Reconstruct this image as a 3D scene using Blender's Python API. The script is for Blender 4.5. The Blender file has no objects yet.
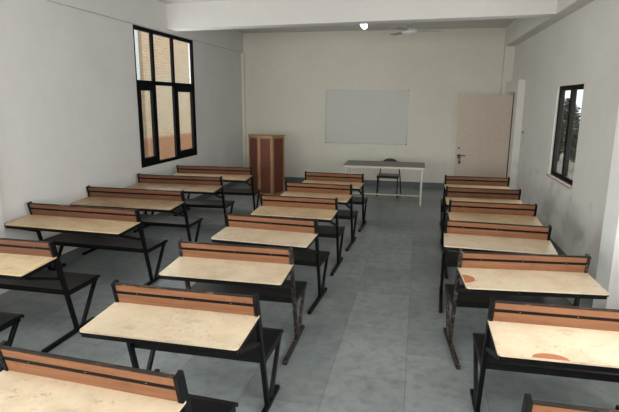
import bpy, bmesh, math, random
from mathutils import Vector, Matrix
random.seed(4)
C = bpy.context.scene.collection

# ---------------------------------------------------------------- helpers
def lin(r, g, b):
    f = lambda c: c/12.92 if c <= .04045 else ((c+.055)/1.055)**2.4
    return (f(r/255), f(g/255), f(b/255), 1)

def add_box(bm, x0, x1, y0, y1, z0, z1):
    vs = [bm.verts.new((x, y, z)) for x in (x0, x1) for y in (y0, y1) for z in (z0, z1)]
    for f in ((0,1,3,2), (4,6,7,5), (0,4,5,1), (2,3,7,6), (0,2,6,4), (1,5,7,3)):
        bm.faces.new([vs[i] for i in f])

def add_bar(bm, a, b, w, d, side=(1, 0, 0)):
    """rectangular bar from a to b; w along `side`, d across"""
    a, b = Vector(a), Vector(b)
    t = (b-a).normalized()
    s = Vector(side); s = (s - t*s.dot(t)).normalized()
    n = t.cross(s)
    r = []
    for p in (a, b):
        r.append([bm.verts.new(p + s*(i*w/2) + n*(j*d/2)) for i, j in ((-1,-1), (1,-1), (1,1), (-1,1))])
    bm.faces.new(r[0][::-1]); bm.faces.new(r[1])
    for k in range(4):
        bm.faces.new((r[0][k], r[0][(k+1) % 4], r[1][(k+1) % 4], r[1][k]))

def add_tube(bm, pts, r, seg=10):
    pts = [Vector(p) for p in pts]
    rings = []
    up = Vector((0, 0, 1))
    prev = None
    for i, p in enumerate(pts):
        t = ((pts[min(i+1, len(pts)-1)] - pts[max(i-1, 0)])).normalized()
        s = prev if prev else (up if abs(t.z) < .9 else Vector((1, 0, 0)))
        s = (s - t*s.dot(t)).normalized(); prev = s
        n = t.cross(s)
        rings.append([bm.verts.new(p + (s*math.cos(a) + n*math.sin(a))*r) for a in [2*math.pi*k/seg for k in range(seg)]])
    for a, b in zip(rings, rings[1:]):
        for k in range(seg):
            bm.faces.new((a[k], a[(k+1) % seg], b[(k+1) % seg], b[k]))
    bm.faces.new(rings[0][::-1]); bm.faces.new(rings[-1])

def add_lathe(bm, prof, cx=0, cy=0, seg=24):
    rings = [[bm.verts.new((cx + r*math.cos(2*math.pi*k/seg), cy + r*math.sin(2*math.pi*k/seg), z)) for k in range(seg)] for r, z in prof]
    for a, b in zip(rings, rings[1:]):
        for k in range(seg):
            bm.faces.new((a[k], a[(k+1) % seg], b[(k+1) % seg], b[k]))
    bm.faces.new(rings[0][::-1]); bm.faces.new(rings[-1])

def add_prism(bm, poly, z0, z1):
    a = [bm.verts.new((x, y, z0)) for x, y in poly]; b = [bm.verts.new((x, y, z1)) for x, y in poly]
    n = len(poly)
    bm.faces.new(a[::-1]); bm.faces.new(b)
    for k in range(n):
        bm.faces.new((a[k], a[(k+1) % n], b[(k+1) % n], b[k]))

def obj(name, bm, mat, parent=None, bevel=0, smooth=False):
    bmesh.ops.recalc_face_normals(bm, faces=bm.faces)
    me = bpy.data.meshes.new(name); bm.to_mesh(me); bm.free()
    me.materials.append(mat)
    if smooth:
        for p in me.polygons: p.use_smooth = True
    o = bpy.data.objects.new(name, me); C.objects.link(o)
    o.parent = parent
    if bevel:
        m = o.modifiers.new('bevel', 'BEVEL'); m.width = bevel; m.segments = 2; m.limit_method = 'ANGLE'
    return o

def boxes(name, mat, parent, *bs, bevel=0):
    bm = bmesh.new()
    for b in bs: add_box(bm, *b)
    return obj(name, bm, mat, parent, bevel)

def tag(o, label, cat, group=None):
    o['label'] = label; o['category'] = cat
    if group: o['group'] = group
    return o

def thing(name, label, cat, loc=(0, 0, 0), rotz=0, group=None):
    o = bpy.data.objects.new(name, None); C.objects.link(o)
    o.empty_display_size = .1
    o.location = loc; o.rotation_euler = (0, 0, rotz)
    return tag(o, label, cat, group)

def struct(name, mat, *bs, bevel=0):
    o = boxes(name, mat, None, *bs, bevel=bevel); o['kind'] = 'structure'
    return o

# ---------------------------------------------------------------- materials
class NT:
    def __init__(s, name):
        s.m = bpy.data.materials.new(name); s.m.use_nodes = True
        s.t = s.m.node_tree; s.n = s.t.nodes; s.b = s.n['Principled BSDF']
    def new(s, kind, **kw):
        n = s.n.new(kind)
        for k, v in kw.items():
            if k.startswith('i_'): n.inputs[k[2:]].default_value = v
            else: setattr(n, k, v)
        return n
    def link(s, a, b): s.t.links.new(a, b)
    def ramp(s, fac, stops):
        r = s.new('ShaderNodeValToRGB')
        e = r.color_ramp.elements
        while len(e) < len(stops): e.new(.5)
        for q, (p, c) in zip(e, stops): q.position = p; q.color = c
        s.link(fac, r.inputs[0]); return r.outputs[0]
    def mix(s, fac, a, b, mode='MIX'):
        m = s.new('ShaderNodeMix', data_type='RGBA', blend_type=mode)
        for i, v in ((0, fac), (6, a), (7, b)):
            if isinstance(v, (int, float, tuple)): m.inputs[i].default_value = v
            else: s.link(v, m.inputs[i])
        return m.outputs[2]
    def coords(s, scale=(1, 1, 1), rand=True):
        tc = s.new('ShaderNodeTexCoord'); mp = s.new('ShaderNodeMapping')
        mp.inputs['Scale'].default_value = scale
        s.link(tc.outputs['Object'], mp.inputs['Vector'])
        if rand:
            oi = s.new('ShaderNodeObjectInfo'); v = s.new('ShaderNodeVectorMath', operation='SCALE')
            v.inputs[0].default_value = (37, 19, 53); s.link(oi.outputs['Random'], v.inputs['Scale'])
            s.link(v.outputs[0], mp.inputs['Location'])
        return mp.outputs[0]
    def noise(s, vec, scale, detail=4, rough=.6):
        n = s.new('ShaderNodeTexNoise'); n.inputs['Scale'].default_value = scale
        n.inputs['Detail'].default_value = detail; n.inputs['Roughness'].default_value = rough
        s.link(vec, n.inputs['Vector']); return n.outputs[0]
    def set(s, color=None, rough=None, spec=None, metal=None):
        for k, v in (('Base Color', color), ('Roughness', rough), ('Specular IOR Level', spec), ('Metallic', metal)):
            if v is None: continue
            if isinstance(v, (int, float, tuple)): s.b.inputs[k].default_value = v
            else: s.link(v, s.b.inputs[k])
    def bump(s, h, strength=.2, dist=.01):
        b = s.new('ShaderNodeBump'); b.inputs['Strength'].default_value = strength; b.inputs['Distance'].default_value = dist
        s.link(h, b.inputs['Height']); s.link(b.outputs[0], s.b.inputs['Normal'])

def mat_wall(name, base, dirt, amount=.5, zdirt=True):
    t = NT(name)
    v = t.coords(rand=False)
    n1 = t.noise(v, .9, 4, .6); n2 = t.noise(v, 7, 5, .65)
    c = t.mix(t.ramp(n1, [(.35, (0, 0, 0, 1)), (.75, (.5, .5, .5, 1))]), base, dirt)
    c = t.mix(t.ramp(n2, [(.4, (0, 0, 0, 1)), (.9, (.35, .35, .35, 1))]), c, dirt)
    if zdirt:                                   # scuffs and dirty patches up to shoulder height
        tc = t.new('ShaderNodeTexCoord'); sx = t.new('ShaderNodeSeparateXYZ'); t.link(tc.outputs['Object'], sx.inputs[0])
        zr = t.ramp(sx.outputs[2], [(0, (1, 1, 1, 1)), (.95, (.55, .55, .55, 1)), (1, (0, 0, 0, 1))])
        n3 = t.noise(v, 3.2, 6, .7)
        m = t.mix(1.0, zr, t.ramp(n3, [(.52, (0, 0, 0, 1)), (.72, (amount, amount, amount, 1))]), 'MULTIPLY')
        c = t.mix(m, c, lin(96, 96, 92))
    t.set(c, .85, .15)
    t.bump(n2, .08, .01)
    return t.m

def mat_plain(name, col, rough=.6, spec=.4, metal=0., emit=0):
    t = NT(name); v = t.coords()
    n = t.noise(v, 14, 3)
    d = tuple(c*.82 for c in col[:3]) + (1,)
    t.set(t.mix(n, d, col), rough, spec, metal)
    if emit:
        t.b.inputs['Emission Color'].default_value = col; t.b.inputs['Emission Strength'].default_value = emit
    return t.m

def mat_floor():
    t = NT('kota stone floor'); v = t.coords(rand=False)
    br = t.new('ShaderNodeTexBrick', offset=.5, squash=1.)
    br.inputs['Scale'].default_value = 1.0; br.inputs['Mortar Size'].default_value = .004
    br.inputs['Brick Width'].default_value = .88; br.inputs['Row Height'].default_value = .58
    br.inputs['Color1'].default_value = (.25, .25, .25, 1); br.inputs['Color2'].default_value = (.85, .85, .85, 1); br.inputs['Mortar'].default_value = (.3, .3, .3, 1)
    br.inputs['Mortar Smooth'].default_value = .4
    rot = t.new('ShaderNodeMapping'); rot.inputs['Rotation'].default_value = (0, 0, math.pi/2); t.link(v, rot.inputs[0]); t.link(rot.outputs[0], br.inputs['Vector'])
    n1 = t.noise(v, 1.7, 6, .65); n2 = t.noise(v, 9, 6, .7)
    c = t.mix(br.outputs['Color'], lin(96, 103, 105), lin(140, 146, 147))
    c = t.mix(t.ramp(n1, [(.35, (0, 0, 0, 1)), (.7, (.55, .55, .55, 1))]), c, lin(152, 157, 156))
    c = t.mix(t.ramp(n2, [(.45, (0, 0, 0, 1)), (.75, (.6, .6, .6, 1))]), c, lin(84, 88, 87))
    fm = t.mix(1.0, br.outputs['Fac'], (.45, .45, .45, 1), 'MULTIPLY'); c = t.mix(fm, c, lin(92, 95, 94))
    t.set(c, t.ramp(n1, [(.3, (.34, .34, .34, 1)), (.8, (.55, .55, .55, 1))]), .45)
    t.bump(n2, .05, .01)
    return t.m

def mat_top(name, light, dark, ink=True):
    t = NT(name); v = t.coords(); vs = t.coords((1.6, 14, 1))
    g = t.noise(vs, 1.8, 6, .7); n = t.noise(v, 3.5, 5, .7); f = t.noise(v, 38, 3, .5)
    c = t.mix(t.ramp(g, [(.35, (0, 0, 0, 1)), (.7, (1, 1, 1, 1))]), light, tuple(a*.9+b*.1 for a, b in zip(light, dark)))
    c = t.mix(t.ramp(n, [(.42, (0, 0, 0, 1)), (.7, (.8, .8, .8, 1))]), c, dark)
    if ink:
        n4 = t.noise(v, 5, 2, .5)
        m = t.mix(1.0, t.ramp(f, [(.58, (0, 0, 0, 1)), (.7, (.42, .42, .42, 1))]), t.ramp(n4, [(.47, (0, 0, 0, 1)), (.6, (1, 1, 1, 1))]), 'MULTIPLY')
        c = t.mix(m, c, lin(100, 84, 100))
    vv = t.coords((1, 2.2, 1)); n5 = t.noise(vv, 4.2, 5, .75)
    c = t.mix(t.ramp(n5, [(.58, (0, 0, 0, 1)), (.68, (.4, .4, .4, 1))]), c, lin(128, 118, 112))
    t.set(c, .38, .4)
    return t.m

def mat_plank(name, a, b):
    t = NT(name); v = t.coords(); vs = t.coords((1.2, 20, 16))
    g = t.noise(vs, 2.2, 6, .7); n = t.noise(v, 5, 4, .6)
    c = t.mix(t.ramp(g, [(.3, (0, 0, 0, 1)), (.75, (1, 1, 1, 1))]), a, b)
    c = t.mix(t.ramp(n, [(.55, (0, 0, 0, 1)), (.8, (.6, .6, .6, 1))]), c, lin(84, 50, 34))
    t.set(c, .5, .3)
    return t.m

def mat_edge():
    t = NT('worn painted top edge'); v = t.coords((1, 3, 3))
    n = t.noise(v, 9, 6, .75)
    t.set(t.ramp(n, [(.5, lin(26, 21, 20)), (.58, lin(48, 36, 30)), (.7, lin(130, 100, 78))]), .5, .3)
    return t.m

def mat_black():
    t = NT('chipped black paint'); v = t.coords()
    n = t.noise(v, 42, 5, .8)
    t.set(t.ramp(n, [(.56, lin(9, 9, 10)), (.64, lin(24, 21, 21)), (.73, lin(104, 94, 88))]), .42, .18)
    return t.m
def mat_rust():
    t = NT('worn rusty paint'); v = t.coords()
    n = t.noise(v, 34, 5, .8)
    t.set(t.ramp(n, [(.46, lin(18, 16, 16)), (.56, lin(58, 46, 42)), (.74, lin(146, 130, 120))]), .6, .3)
    return t.m

def mat_brick():
    t = NT('pale brickwork'); tc = t.new('ShaderNodeTexCoord'); sep = t.new('ShaderNodeSeparateXYZ'); cb = t.new('ShaderNodeCombineXYZ')
    t.link(tc.outputs['Object'], sep.inputs[0]); t.link(sep.outputs[1], cb.inputs[0]); t.link(sep.outputs[2], cb.inputs[1])
    br = t.new('ShaderNodeTexBrick'); t.link(cb.outputs[0], br.inputs['Vector'])
    br.inputs['Scale'].default_value = 1; br.inputs['Brick Width'].default_value = .26; br.inputs['Row Height'].default_value = .09; br.inputs['Mortar Size'].default_value = .008
    br.inputs['Color1'].default_value = lin(214, 176, 142); br.inputs['Color2'].default_value = lin(226, 190, 158); br.inputs['Mortar'].default_value = lin(226, 212, 190)
    n = t.noise(tc.outputs['Object'], .6, 4, .6)
    c = t.mix(t.ramp(n, [(.4, (0, 0, 0, 1)), (.65, (.6, .6, .6, 1))]), br.outputs['Color'], lin(206, 200, 176))
    mr = t.new('ShaderNodeMapRange'); t.link(sep.outputs[2], mr.inputs[0]); mr.inputs[1].default_value = 1.15; mr.inputs[2].default_value = 1.25; mr.inputs[3].default_value = .75; mr.inputs[4].default_value = 0.
    c = t.mix(mr.outputs[0], c, lin(186, 122, 84))
    t.set(c, .9, .1)
    return t.m

def mat_glass():
    t = NT('window glass')
    tr = t.new('ShaderNodeBsdfTransparent'); gl = t.new('ShaderNodeBsdfGlossy'); gl.inputs['Roughness'].default_value = .03
    tr.inputs[0].default_value = (.93, .95, .94, 1)
    mx = t.new('ShaderNodeMixShader'); mx.inputs[0].default_value = .06
    t.link(tr.outputs[0], mx.inputs[1]); t.link(gl.outputs[0], mx.inputs[2]); t.link(mx.outputs[0], t.n['Material Output'].inputs[0])
    return t.m

W_LEFT = mat_wall('left wall distemper', lin(214, 211, 209), lin(198, 195, 192), .10)
W_BACK = mat_wall('back wall distemper', lin(218, 213, 200), lin(202, 197, 184), .12)
W_RIGHT = mat_wall('right wall distemper', lin(222, 218, 210), lin(204, 200, 192), .5)
W_WHITE = mat_wall('whitewash', lin(238, 238, 234), lin(226, 224, 220), .1)
CEIL = mat_wall('ceiling whitewash', lin(216, 212, 208), lin(204, 200, 196), 0, False)
FLOOR = mat_floor()
SKIRT = mat_plain('grey stone skirting', lin(98, 104, 106), .5)
BLACK = mat_black(); RUST = mat_rust(); EDGE = mat_edge()
TOP_A = mat_top('pale laminate', lin(203, 186, 160), lin(178, 155, 128))
TOP_B = mat_top('yellowed laminate', lin(204, 180, 144), lin(172, 142, 108))
TOP_C = mat_top('varnished ply', lin(184, 158, 124), lin(136, 108, 82))
PLANK_A = mat_plank('orange ply', lin(134, 92, 64), lin(106, 68, 46))
PLANK_B = mat_plank('brown ply', lin(114, 78, 58), lin(84, 54, 40))
PATCH = mat_plain('bare brown core board', lin(166, 104, 72), .7)
BOLT = mat_plain('bolt steel', lin(196, 190, 178), .35, .5, .6)
FRAME = mat_plain('black window paint', lin(9, 9, 10), .7, .08)
FRAME_R = mat_plain('dark window paint', lin(20, 17, 16), .7, .1)
GLASS = mat_glass()
SILL = mat_plain('pinkish sill stone', lin(178, 158, 146), .6)
DOOR = mat_plain('pinkish beige door paint', lin(196, 180, 164), .55, .3)
CREAM = mat_plain('cream enamel', lin(206, 198, 180), .4)
GREYTOP = mat_plain('grey brown laminate', lin(112, 102, 94), .4)
CHAIRBLACK = mat_plain('black chair plastic', lin(18, 18, 20), .35)
LECT_RED = mat_plank('dark red veneer', lin(108, 58, 42), lin(82, 42, 33))
LECT_LIGHT = mat_plank('light wood trim', lin(166, 126, 90), lin(140, 102, 70))
BOARD = mat_plain('whiteboard enamel', lin(205, 203, 195), .45, .3)
ALU = mat_plain('aluminium trim', lin(150, 152, 148), .35, .5, .3)
BLADE = mat_plain('dusty fan blade', lin(176, 170, 160), .6); FAN = mat_plain('white fan enamel', lin(214, 212, 206), .4)
BULB = mat_plain('lit bulb', (1, 1, 1, 1), .4, .4, 0, 5)
METAL = mat_plain('dark lock metal', lin(70, 62, 56), .35, .5, .7)
STRAP = mat_plain('pale plastic', lin(206, 210, 210), .4)
SKY_STRIP = mat_plain('sky strip white', (1, 1, 1, 1), .8, .1); BRICK = mat_brick(); LEAF = mat_plain('leaf green', lin(58, 74, 52), .8); BARK = mat_plain('bark', lin(70, 60, 50), .9)
GROUND = mat_plain('outside ground', lin(150, 146, 130), .9)

# ---------------------------------------------------------------- room shell
XL, XR, YB, YR, ZC = -4.43, 2.0, 12.4, -3.0, 3.72
struct('floor', FLOOR, (XL-.25, XR+.25, YR-.25, YB+.25, -.12, 0))
struct('ceiling', CEIL, (XL-.25, XR+.25, YR-.25, YB+.25, ZC, ZC+.15))
struct('wall_back', W_BACK, (XL-.25, XR+.25, YB, YB+.25, 0, ZC))
def wall_with_openings(name, mat, x0, x1, ya, yb, ops):
    bs = []; y = ya
    for (a, b, z0, z1) in ops:
        bs.append((x0, x1, y, a, 0, ZC))
        if z0 > 0: bs.append((x0, x1, a, b, 0, z0))
        bs.append((x0, x1, a, b, z1, ZC)); y = b
    bs.append((x0, x1, y, yb, 0, ZC))
    return struct(name, mat, *bs)
LW = (7.41, 9.55, .985, 3.235)
RW = (7.0, 8.25, 1.0, 2.325)
wall_with_openings('wall_left', W_LEFT, XL-.10, XL, YR, YB, [(.2, 2.9, .965, 3.25), LW])
wall_with_openings('wall_right', W_RIGHT, XR, XR+.10, YR, YB, [(.2, 3.2, .965, 2.6), RW, (11.0, 12.05, 0, 2.26)])
# rear wall behind the camera, two wide windows
struct('wall_rear', W_BACK, (XL, XR, YR-.25, YR, 0, .95), (XL, XR, YR-.25, YR, 3.0, ZC), (XL, -3.9, YR-.25, YR, .95, 3.0), (-1.7, -.9, YR-.25, YR, .95, 3.0), (1.4, XR, YR-.25, YR, .95, 3.0))
# concrete beams and pilasters
bm = bmesh.new(); add_prism(bm, [(XL+.04, 8.46), (XR-.2, 7.92), (XR-.2, 8.19), (XL+.04, 8.73)], 3.30, ZC)    # cross beam, a little skewed
obj('trim_1', bm, CEIL)['kind'] = 'structure'
struct('trim_2', W_LEFT, (XL, XL+.04, YR, YB, 3.245, ZC))
struct('trim_3', W_RIGHT, (XR-.2, XR, YR, YB, 3.30, ZC))
struct('trim_4', W_BACK, (XL, XL+.07, YB-.07, YB, 0, 3.245))               # corner columns
struct('trim_5', W_BACK, (XR-.2, XR, YB-.18, YB, 0, 3.30))
struct('trim_6', W_WHITE, (XR-.2, XR, 4.86, 5.2, 0, 3.30))                 # white pilaster by the near right desks
struct('trim_7', W_LEFT, (XL, XL+.06, 4.05, 4.46, 0, 3.262))               # left pilaster
struct('trim_8', W_RIGHT, (XR-.13, XR, 10.68, 11.0, 0, 2.52), (XR-.13, XR, 11.0, 12.18, 2.29, 2.52))    # raised surround of the door opening
struct('baseboard_back', SKIRT, (XL+.07, XR-.2, YB-.02, YB, 0, .15))
struct('baseboard_left', SKIRT, (XL, XL+.02, 4.46, YB-.07, 0, .12), (XL, XL+.02, YR, 4.05, 0, .12))
struct('baseboard_right', SKIRT, (XR-.02, XR, 5.2, 10.68, 0, .12), (XR-.02, XR, YR, 4.86, 0, .12))

def window(name, sill_mat=None):
    o = bpy.data.objects.new(name, None); C.objects.link(o); o['kind'] = 'structure'; return o
def pane(parent, x, y0, y1, z0, z1):
    bm = bmesh.new(); add_box(bm, x-.003, x+.003, y0, y1, z0, z1); return obj('pane', bm, GLASS, parent)
# left window: three lights above, casement / fixed / casement below
w = window('window_1')
xo, xi = XL-.04, XL+.006; PA, PB = 7.95, 8.665
boxes('window_frame', FRAME, w, (xo, xi, LW[0], LW[1], 3.17, 3.235), (xo, xi, LW[0], LW[1], .985, 1.045),
      (xo, xi, LW[0], LW[0]+.025, 1.045, 3.17), (xo, xi, LW[1]-.07, LW[1], 1.045, 3.17),
      (xo, xi, PA, PA+.065, 1.045, 3.17), (xo, xi, PB, PB+.065, 1.045, 3.17), (xo, xi, LW[0], LW[1], 2.33, 2.40), bevel=.003)
for (a, b) in ((LW[0]+.025, PA), (PB+.065, LW[1]-.07)):
    f = boxes('casement', FRAME, w, (xo+.01, xi+.014, a, b, 2.235, 2.33), (xo+.01, xi+.014, a, b, 1.045, 1.14), (xo+.01, xi+.014, a, a+.07, 1.14, 2.235), (xo+.01, xi+.014, b-.09, b, 1.14, 2.235), bevel=.003)
    pane(f, XL-.02, a+.07, b-.09, 1.14, 2.235)
pane(w, XL-.02, PA+.065, PB, 1.045, 2.33)
for a, b in ((LW[0]+.025, PA), (PA+.065, PB), (PB+.065, LW[1]-.07)): pane(w, XL-.02, a, b, 2.40, 3.17)
# right window, set back in its reveal
w = window('window_2')
xa, xb = XR+.03, XR+.09
boxes('window_frame', FRAME_R, w, (xa, xb, RW[0], RW[1], 2.26, 2.325), (xa, xb, RW[0], RW[1], 1.015, 1.08),
      (xa, xb, RW[0], RW[0]+.06, 1.08, 2.26), (xa, xb, RW[1]-.09, RW[1], 1.08, 2.26), (xa, xb, 7.58, 7.67, 1.08, 2.26), bevel=.003)
pane(w, XR+.06, RW[0]+.06, 7.58, 1.08, 2.26); pane(w, XR+.06, 7.67, RW[1]-.09, 1.08, 2.26)
boxes('window_sill', SILL, w, (XR-.03, XR+.14, RW[0]+.0, RW[1]-.0, .985, 1.012))
# windows out of the picture that light the near part of the room
for nm, (a, b, z0, z1), x in (('window_3', (.2, 2.9, .965, 3.25), XL-.03), ('window_4', (.2, 3.2, .965, 2.6), XR+.1)):
    w = window(nm); m = (a+b)/2
    boxes('window_frame', FRAME, w, (x-.02, x+.02, a, b, z1-.06, z1), (x-.02, x+.02, a, b, z0, z0+.06), (x-.02, x+.02, a, a+.06, z0+.06, z1-.06), (x-.02, x+.02, b-.06, b, z0+.06, z1-.06), (x-.02, x+.02, m-.03, m+.03, z0+.06, z1-.06))
    pane(w, x, a+.06, m-.03, z0+.06, z1-.06); pane(w, x, m+.03, b-.06, z0+.06, z1-.06)

# door leaf standing open across the corner of the room
d = window('door_1'); d.location = (XR-.14, 11.03, 0)
boxes('door_leaf', DOOR, d, (-1.06, 0, -.02, .02, .02, 2.225), bevel=.004)
dl = boxes('door_frame', METAL, d, (-.01, .015, -.03, .0, 0, 2.27))
hd = boxes('door_lock', METAL, d, (-1.02, -.96, -.035, -.02, .92, 1.0), (-1.04, -.86, -.06, -.045, .965, .985), (-.99, -.97, -.05, -.03, .96, .99), (-1.0, -.955, -.055, -.025, .80, .87), bevel=.004)
bm = bmesh.new(); add_tube(bm, [(-.99, -.03, .93), (-1.0, -.05, .89), (-.965, -.05, .89), (-.97, -.03, .93)], .006); obj('padlock_shackle', bm, METAL, hd)
bm = bmesh.new(); add_lathe(bm, [(.012, 0), (.018, .01), (.012, .02)], seg=12); kb = obj('keyhole_knob', bm, METAL, d); kb.location = (-1.0, -.022, 1.13); kb.rotation_euler = (math.pi/2, 0, 0)

# ---------------------------------------------------------------- desks
def make_desk(W, label, plank, top):
    t = thing('bench_desk', label, 'desk', (0, 0, 0), 0, None)
    h = W/2; px = h-.015
    yz = lambda z: .19 - .238*z
    # desktop: thin ply sheet with rounded near corners, sloping a little to the sitter
    bm = bmesh.new(); r = .02; poly = [(-h, .0), (h, .0)]
    for k in range(5): a = -k*math.pi/8; poly.append((h-r+r*math.cos(a), -.397+r+r*math.sin(a)))
    for k in range(5): a = -math.pi/2-k*math.pi/8; poly.append((-h+r+r*math.cos(a), -.397+r+r*math.sin(a)))
    lo = [bm.verts.new((x, y, .765 + y*.068)) for x, y in poly]; hi = [bm.verts.new((x, y, .776 + y*.068)) for x, y in poly]
    n = len(poly); bm.faces.new(lo); bm.faces.new(hi)
    for k in range(n): bm.faces.new((lo[k], lo[(k+1) % n], hi[(k+1) % n], hi[k]))
    obj('desktop', bm, top, t)
    # steel frame under the desktop
    bm = bmesh.new()
    add_bar(bm, (-h+.03, -.37, .717), (h-.03, -.37, .717), .03, .03, (0, 0, 1))
    add_bar(bm, (-h+.03, -.03, .738), (h-.03, -.03, .738), .03, .03, (0, 0, 1))
    add_bar(bm, (-h+.004, -.386, .733), (h-.004, -.386, .733), .012, .018, (0, 0, 1))
    for s in (-1, 1):
        add_bar(bm, (s*(h-.008), -.386, .733), (s*(h-.008), .0, .758), .012, .012)
        add_bar(bm, (s*(h-.02), -.385, .718), (s*(h-.02), .0, .740), .022, .03)
        add_bar(bm, (s*(h-.02), -.33, .70), (s*(h-.02), yz(.56)-.01, .56), .022, .028)
    obj('desk_frame', bm, BLACK, t)
    # backrest
    def plank_mesh(z0, z1, off=0):
        b = bmesh.new(); th = .018
        vs = [b.verts.new((x, yz(z)+off+dy, z)) for x in (-px+.012, px-.012) for z in (z0, z1) for dy in (-th/2-.012, th/2-.012)]
        for f in ((0,1,3,2), (4,6,7,5), (0,4,5,1), (2,3,7,6), (0,2,6,4), (1,5,7,3)): b.faces.new([vs[i] for i in f])
        return b
    obj('backrest_plank', plank_mesh(.742, .842), plank, t)
    up = obj('backrest_plank', plank_mesh(.863, .906), plank, t)
    obj('top_edging', plank_mesh(.906, .919), EDGE, up)
    rail = obj('backrest_rail', plank_mesh(.842, .863, -.001), BLACK, t)
    k = 3 if W < 1.2 else 4
    for i in range(k):
        x = -px + (i+.5)*2*px/k
        bm = bmesh.new(); add_lathe(bm, [(.005, 0), (.005, .003), (.003, .006)], seg=10)
        b = obj('bolt', bm, BOLT, rail); b.location = (x, yz(.854)-.016, .854); b.rotation_euler = (math.pi/2, 0, 0)
    # side frames
    for s in (-1, 1):
        bm = bmesh.new()
        add_bar(bm, (s*px, yz(.03), .03), (s*px, yz(.60), .60), .03, .038)
        add_bar(bm, (s*px, yz(.58), .58), (s*px, yz(.922), .922), .026, .055)
        obj('leg', bm, BLACK, t, .003)
        bm = bmesh.new(); add_bar(bm, (s*px, .50, .40), (s*px, .26, .03), .028, .034)
        obj('front_leg', bm, BLACK, t, .003)
        bm = bmesh.new(); add_bar(bm, (s*(px+.002), -.255, .018), (s*(px+.002), .434, .018), .036, .034)
        obj('foot', bm, BLACK, t, .004)
    # seat
    bm = bmesh.new()
    add_bar(bm, (-px, .125, .395), (px, .125, .395), .03, .03, (0, 0, 1))
    add_bar(bm, (-px, .50, .395), (px, .50, .395), .03, .03, (0, 0, 1))
    for s in (-1, 1): add_bar(bm, (s*px, .09, .395), (s*px, .52, .395), .028, .03)
    obj('seat_frame', bm, BLACK, t)
    bm = bmesh.new()
    prof = [(.11, .412), (.11, .428), (.50, .43), (.54, .426), (.556, .412), (.556, .392), (.546, .392), (.535, .405), (.5, .412)]
    a = [bm.verts.new((-h, y, z)) for y, z in prof]; b = [bm.verts.new((h, y, z)) for y, z in prof]
    bm.faces.new(a); bm.faces.new(b)
    for i in range(len(prof)): bm.faces.new((a[i], a[(i+1) % len(prof)], b[(i+1) % len(prof)], b[i]))
    obj('seat', bm, BLACK, t)
    return t

def dup(root, loc, rotz, label, top=None, plank=None):
    r = root.copy(); C.objects.link(r); r.location = loc; r.rotation_euler = (0, 0, rotz); r['label'] = label
    for ch in list(root.children):
        c = ch.copy(); C.objects.link(c); c.parent = r
        m = top if ch.name.startswith('desktop') else plank if ch.name.startswith('backrest_plank') else RUST if ('rusty' in label or 'chip' in label) and ch.name.startswith(('foot', 'front_leg', 'leg')) else None
        if m:
            c.material_slots[0].link = 'OBJECT'; c.material_slots[0].material = m
        for g in list(ch.children):
            e = g.copy(); C.objects.link(e); e.parent = c
    return r

DESKS = [
 # x, y, rot, wide, top, plank, label
 (-1.454, 1.873, -.062, 0, TOP_A, PLANK_A, 'bench desk nearest the camera in the middle column, ink-marked pale top'),
 (-1.414, 2.788, -.004, 0, TOP_A, PLANK_A, 'pale-topped bench desk second from the camera in the middle column'),
 (-1.451, 3.803, .008, 0, TOP_A, PLANK_A, 'cream-topped bench desk with rusty feet, third from the camera in the middle column'),
 (-1.444, 4.833, -.065, 0, TOP_A, PLANK_A, 'pale bench desk in the exact middle of the middle column'),
 (-1.423, 5.973, -.03, 0, TOP_B, PLANK_A, 'yellowed bench desk, third back from the teacher table in the middle column'),
 (-1.38, 7.035, -.055, 0, TOP_B, PLANK_A, 'bench desk second from the teacher table in the middle column'),
 (-1.335, 8.145, -.041, 0, TOP_B, PLANK_A, 'bench desk closest to the teacher table, front of the middle column'),
 (-3.70, 2.58, .0, 1, TOP_B, PLANK_B, 'long bench desk nearest the camera by the left wall, only its black seat end showing'),
 (-3.674, 3.527, -.004, 1, TOP_B, PLANK_B, 'long bench desk cut off by the picture edge, beside the left pilaster'),
 (-3.654, 4.841, -.031, 1, TOP_B, PLANK_B, 'long bench desk with blotched worn back, before the left window along the wall'),
 (-3.70, 5.993, .0, 1, TOP_C, PLANK_B, 'long brown-varnished bench desk, third from the lectern by the window wall'),
 (-3.675, 7.251, .034, 1, TOP_C, PLANK_B, 'long bench desk directly under the left window, second from the lectern'),
 (-3.581, 8.422, .039, 1, TOP_C, PLANK_B, 'long bench desk closest to the wooden lectern, front of the window column'),
 (.956, 8.325, .026, 0, TOP_B, PLANK_B, 'bench desk closest to the open door, front of the right column'),
 (.918, 7.2, .016, 0, TOP_B, PLANK_B, 'bench desk second from the door in the right column'),
 (.908, 6.182, -.004, 0, TOP_B, PLANK_A, 'bench desk with yellow-brown top, third from the door in the right column'),
 (.81, 5.115, -.043, 0, TOP_A, PLANK_A, 'pale scratched bench desk in the exact middle of the right column'),
 (.866, 4.097, .099, 0, TOP_A, PLANK_A, 'turned bench desk beside the white pilaster with a brown chip at its corner'),
 (.979, 3.056, .016, 0, TOP_A, PLANK_A, 'bench desk with a brown bare patch on its near edge, second from camera, right column'),
 (.977, 1.99, .0, 0, TOP_A, PLANK_A, 'bench desk nearest the camera in the right column, only its plank back showing'),
]
protos = {}
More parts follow.
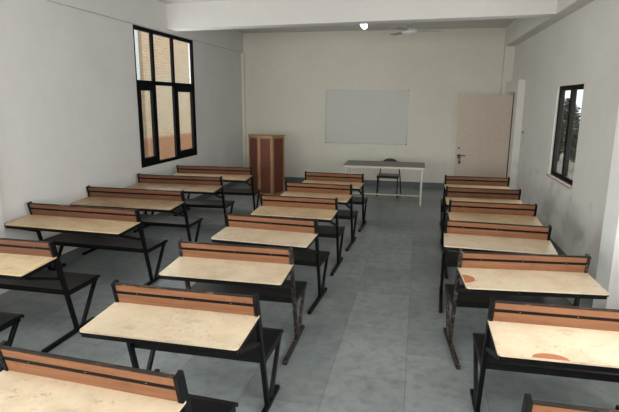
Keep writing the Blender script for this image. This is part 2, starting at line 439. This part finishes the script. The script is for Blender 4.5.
for (x, y, r, wide, top, plank, label) in DESKS:
    if wide not in protos:
        o = make_desk(1.425 if wide else 1.0, label, plank, top); protos[wide] = o
        o.location = (x, y, 0); o.rotation_euler = (0, 0, r)
    else:
        o = dup(protos[wide], (x, y, 0), r, label, top, plank)
    o['group'] = 'long bench desks by the window wall' if wide else 'bench desks of the middle and right columns'
    if 'brown chip' in label or 'bare patch' in label:
        bm = bmesh.new(); z = lambda q: .7766 + q*.068
        if 'chip' in label:
            cx, cy = -.493, -.235; pts = [(cx, cy+.075), (cx, cy-.075)] + [(cx+.085*math.cos(a), cy+.075*math.sin(a)) for a in [-math.pi/2+k*math.pi/8 for k in range(1, 8)]]
        else:
            cx, cy = -.235, -.393; pts = [(cx-.09, cy), (cx+.10, cy)] + [(cx+.005+.095*math.cos(a), cy+.055*math.sin(a)) for a in [k*math.pi/8 for k in range(1, 8)]]
        a_ = [bm.verts.new((p, q, z(q)-.0012)) for p, q in pts]; b_ = [bm.verts.new((p, q, z(q)+.0006)) for p, q in pts]
        bm.faces.new(a_); bm.faces.new(b_)
        for k in range(len(pts)): bm.faces.new((a_[k], a_[(k+1) % len(pts)], b_[(k+1) % len(pts)], b_[k]))
        pt = obj('bare_patch', bm, PATCH, o); pt['label'] = 'brown bare patch where the laminate has broken away'

# ---------------------------------------------------------------- teacher's table and chair
t = thing('teacher_table', 'long cream-legged table with grey-brown top before the whiteboard', 'table', (-.66, 10.6, 0), 0)
boxes('tabletop', GREYTOP, t, (-.83, .83, -.40, .41, .785, .80), bevel=.003)
boxes('edge_frame', CREAM, t, (-.82, .82, -.405, -.375, .745, .785), (-.82, .82, .37, .40, .745, .785), (-.825, -.79, -.375, .37, .745, .785), (.79, .825, -.375, .37, .745, .785))
for sx in (-1, 1):
    for sy in (-.37, .33):
        boxes('leg', CREAM, t, (sx*.775-.018, sx*.775+.018, sy-.018, sy+.018, 0, .745))
boxes('stretcher', CREAM, t, (-.76, .76, .0, .03, .12, .145), (-.79, -.76, -.36, .33, .12, .145), (.76, .79, -.36, .33, .12, .145))

t = thing('teacher_chair', 'black metal-framed chair with rounded back behind the cream table', 'chair', (-.60, 11.25, 0), -.06)
bm = bmesh.new()
pts = [(.21*math.cos(a), .19+.0, .66+.16*math.sin(a)) for a in [k*math.pi/12 for k in range(13)]]
up = [bm.verts.new((x, y+.012, z)) for x, y, z in pts]; um = [bm.verts.new((x, y-.012, z)) for x, y, z in pts]
bm.faces.new(up); bm.faces.new(um)
for k in range(13): bm.faces.new((up[k], up[(k+1) % 13], um[(k+1) % 13], um[k]))
obj('backrest', bm, CHAIRBLACK, t, .006)
boxes('seat', CHAIRBLACK, t, (-.24, .24, -.25, .19, .42, .475), bevel=.02)
for s in (-1, 1):
    bm = bmesh.new(); add_tube(bm, [(s*.20, .19, .76), (s*.205, .19, .6), (s*.235, .19, .42), (s*.27, .2, .012)], .013); obj('leg', bm, CHAIRBLACK, t, smooth=True)
    bm = bmesh.new(); add_tube(bm, [(s*.22, -.22, .43), (s*.22, -.235, .012)], .013); obj('leg', bm, CHAIRBLACK, t, smooth=True)
    bm = bmesh.new(); add_tube(bm, [(s*.225, -.24, .015), (s*.27, .2, .015)], .012); obj('foot_rail', bm, CHAIRBLACK, t, smooth=True)

# ---------------------------------------------------------------- lectern
t = thing('lectern', 'tall wooden lectern with angled dark red panels in the back corner', 'lectern', (-3.3, 10.7, 0))
V = [(-.46, .17), (-.12, -.19), (.20, -.19), (.37, .17)]
bm = bmesh.new(); add_prism(bm, V, .0, 1.31); obj('body', bm, LECT_RED, t)
bm = bmesh.new(); add_prism(bm, [(-.48, .18), (-.127, -.205), (.207, -.205), (.39, .18)], 1.31, 1.335); obj('top', bm, LECT_LIGHT, t)
for i in range(3):
    a, b = Vector(V[i]).to_3d(), Vector(V[i+1]).to_3d(); u = (b-a).normalized(); nrm = Vector((u.y, -u.x, 0))
    L = (b-a).length; e = .045
    bm = bmesh.new()
    for p, q, z0, z1 in ((.0, e, 0, 1.31), (L-e, L, 0, 1.31), (e, L-e, 1.27, 1.31), (e, L-e, 0, .06)):
        P0, P1 = a+u*p, a+u*q
        vs = [bm.verts.new(pp+nrm*o_+Vector((0, 0, zz))) for pp in (P0, P1) for o_ in (-.002, .008) for zz in (z0, z1)]
        for f in ((0,1,3,2), (4,6,7,5), (0,4,5,1), (2,3,7,6), (0,2,6,4), (1,5,7,3)): bm.faces.new([vs[k] for k in f])
    obj('panel_trim', bm, LECT_LIGHT, t)

# ---------------------------------------------------------------- whiteboard
t = thing('whiteboard', 'large blank whiteboard with thin metal edge on the back wall', 'whiteboard', (-1.265, YB, 1.055))
boxes('writing_surface', BOARD, t, (-.985, .985, -.014, 0, .01, 1.29))
boxes('frame', ALU, t, (-1.0, 1.0, -.02, 0, 0, .012), (-1.0, 1.0, -.02, 0, 1.29, 1.305), (-1.0, -.985, -.02, 0, .012, 1.29), (.985, 1.0, -.02, 0, .012, 1.29))
boxes('corner_cap', METAL, t, (.975, 1.005, -.024, 0, -.005, .02), (.98, 1.005, -.024, 0, 1.285, 1.31), (-1.005, -.985, -.024, 0, -.005, .015))

# ---------------------------------------------------------------- ceiling fan, bulb, hanging tag
t = thing('ceiling_fan', 'white three-bladed ceiling fan hanging beyond the cross beam', 'fan', (-.25, 10.0, ZC), .15)
bm = bmesh.new(); add_lathe(bm, [(.02, 0), (.05, -.02), (.045, -.07), (.012, -.09), (.012, -.26), (.03, -.28)]); obj('down_rod', bm, FAN, t, smooth=True)
bm = bmesh.new(); add_lathe(bm, [(.03, -.24), (.06, -.28), (.14, -.31), (.16, -.35), (.13, -.39), (.05, -.42), (.01, -.425)]); obj('motor', bm, FAN, t, smooth=True)
for k in range(3):
    bm = bmesh.new(); A = Matrix.Rotation(k*2*math.pi/3, 4, 'Z')
    poly = [(.10, -.03), (.2, -.055), (.58, -.07), (.60, .05), (.2, .05), (.10, .03)]
    lo = [bm.verts.new(A @ Vector((x, y, -.345+y*.18))) for x, y in poly]; hi = [bm.verts.new(A @ Vector((x, y, -.339+y*.18))) for x, y in poly]
    bm.faces.new(lo); bm.faces.new(hi)
    for q in range(6): bm.faces.new((lo[q], lo[(q+1) % 6], hi[(q+1) % 6], hi[q]))
    obj('blade', bm, BLADE, t)
t = thing('ceiling_bulb', 'small lit white bulb hanging under the ceiling beyond the cross beam', 'lamp', (-1.16, 9.9, ZC))
bm = bmesh.new(); add_lathe(bm, [(.035, 0), (.035, -.03), (.02, -.04), (.02, -.12)], seg=16); obj('holder', bm, FAN, t, smooth=True)
bm = bmesh.new(); add_lathe(bm, [(.02, 0), (.045, -.02), (.06, -.06), (.06, -.14), (.04, -.19), (.01, -.20)], seg=16); b = obj('bulb', bm, BULB, t, smooth=True); b.location = (0, 0, -.12); b.rotation_euler = (0, -.5, 0)

t = thing('hanging_tag', 'small pale oval strap hanging from a dark nail beside the door surround', 'tag', (XR, 10.43, 1.40))
bm = bmesh.new(); add_tube(bm, [(-.018, -.035*math.cos(a)-0, .12*math.sin(a)-.02) for a in [2*math.pi*k/16 for k in range(17)]], .013, 8); obj('strap', bm, STRAP, t, smooth=True)
boxes('nail', METAL, t, (-.03, 0, -.012, .012, .105, .13))

# ---------------------------------------------------------------- outside
struct('floor_outside', GROUND, (-30, XL-.25, -15, 40, -.5, -.3), (XR+.25, 30, -15, 40, -.5, -.3))
t = thing('brick_building', 'pale peach brick building outside the left window', 'building', (-8.2, 19, -.3))
boxes('brick_wall', BRICK, t, (-2, 0, -4.85, 30, 0, 9))
boxes('sky_strip_slab', SKY_STRIP, t, (-1.2, .06, -5.9, -5.15, 0, 9))  # added white slab, stands in for the bright strip of sky beside the bricks
boxes('roof_slab', CEIL, t, (-2.2, .3, -5.0, 30.2, 9, 9.2))
def tree(x, y, hgt, label):
    t = thing('tree', label, 'tree', (x, y, -.3), 0, 'trees outside the right window')
    bm = bmesh.new(); add_tube(bm, [(0, 0, 0), (.05, 0, hgt*.4), (0, .1, hgt*.8)], .09); obj('trunk', bm, BARK, t)
    bm = bmesh.new(); rnd = random.Random(int(y*10))
    for k in range(2600):
        while True:
            p = Vector((rnd.uniform(-1, 1), rnd.uniform(-1, 1), rnd.uniform(-1, 1)))
            if p.length < 1: break
        p = Vector((p.x*.75, p.y*.75, hgt*.55+p.z*hgt*.46)); q = Matrix.Rotation(rnd.uniform(0, 6.3), 3, 'Z') @ Matrix.Rotation(rnd.uniform(-1, 1), 3, 'X')
        bm.faces.new([bm.verts.new(p + q @ Vector(v)) for v in ((-.1, 0, 0), (0, -.05, 0), (.1, 0, 0), (0, .05, 0))])
    obj('foliage', bm, LEAF, t)
tree(5.7, 22.4, 2.6, 'dark green bushy tree seen through the far light of the right window')
tree(5.9, 19.2, 1.7, 'dark green tree seen through the near light of the right window')

# ---------------------------------------------------------------- light
wd = bpy.data.worlds.new('world'); bpy.context.scene.world = wd; wd.use_nodes = True
bg = wd.node_tree.nodes['Background']; bg.inputs[0].default_value = (.93, .97, 1, 1); bg.inputs[1].default_value = 1.5
def area(name, loc, rot, sx, sy, power, col=(1, 1, 1)):
    l = bpy.data.lights.new(name, 'AREA'); l.shape = 'RECTANGLE'; l.size = sx; l.size_y = sy; l.energy = power; l.color = col
    o = bpy.data.objects.new(name, l); C.objects.link(o); o.location = loc; o.rotation_euler = rot
    return o
H = math.pi/2
area('daylight_left_near', (XL-.13, 1.55, 2.1), (0, -H, 0), 2.2, 2.6, 150, (.93, .97, 1))
area('daylight_left_window', (XL-.11, 8.48, 2.1), (0, -H, 0), 2.2, 2.1, 70, (.95, .98, 1))
area('daylight_right_near', (XR+.13, 1.7, 1.8), (0, H, 0), 1.6, 2.9, 190, (1, 1, 1))
area('daylight_right_window', (XR+.12, 7.62, 1.66), (0, H, 0), 1.2, 1.2, 30, (1, 1, 1))
area('daylight_rear_a', (-2.8, YR-.1, 2.0), (H, 0, 0), 2.1, 2.0, 190, (1, .99, .98))
area('daylight_rear_b', (.25, YR-.1, 2.0), (H, 0, 0), 2.2, 2.0, 190, (1, .99, .98))

# ---------------------------------------------------------------- camera
cam = bpy.data.cameras.new('camera'); co = bpy.data.objects.new('camera', cam); C.objects.link(co)
cam.sensor_width = 36; cam.lens = 28.996; cam.clip_start = .05; cam.clip_end = 200
ya, pi, ro = .21178, .20871, .00675
F = Vector((-math.sin(ya)*math.cos(pi), math.cos(ya)*math.cos(pi), -math.sin(pi)))
R0 = Vector((math.cos(ya), math.sin(ya), 0)); U0 = R0.cross(F)
Rv = R0*math.cos(ro) + U0*math.sin(ro); Uv = -R0*math.sin(ro) + U0*math.cos(ro)
co.matrix_world = Matrix(((Rv.x, Uv.x, -F.x, 0), (Rv.y, Uv.y, -F.y, 0), (Rv.z, Uv.z, -F.z, 2.0953), (0, 0, 0, 1)))
sc = bpy.context.scene; sc.camera = co
sc.view_settings.view_transform = 'Standard'; sc.view_settings.look = 'None'; sc.view_settings.exposure = -.1
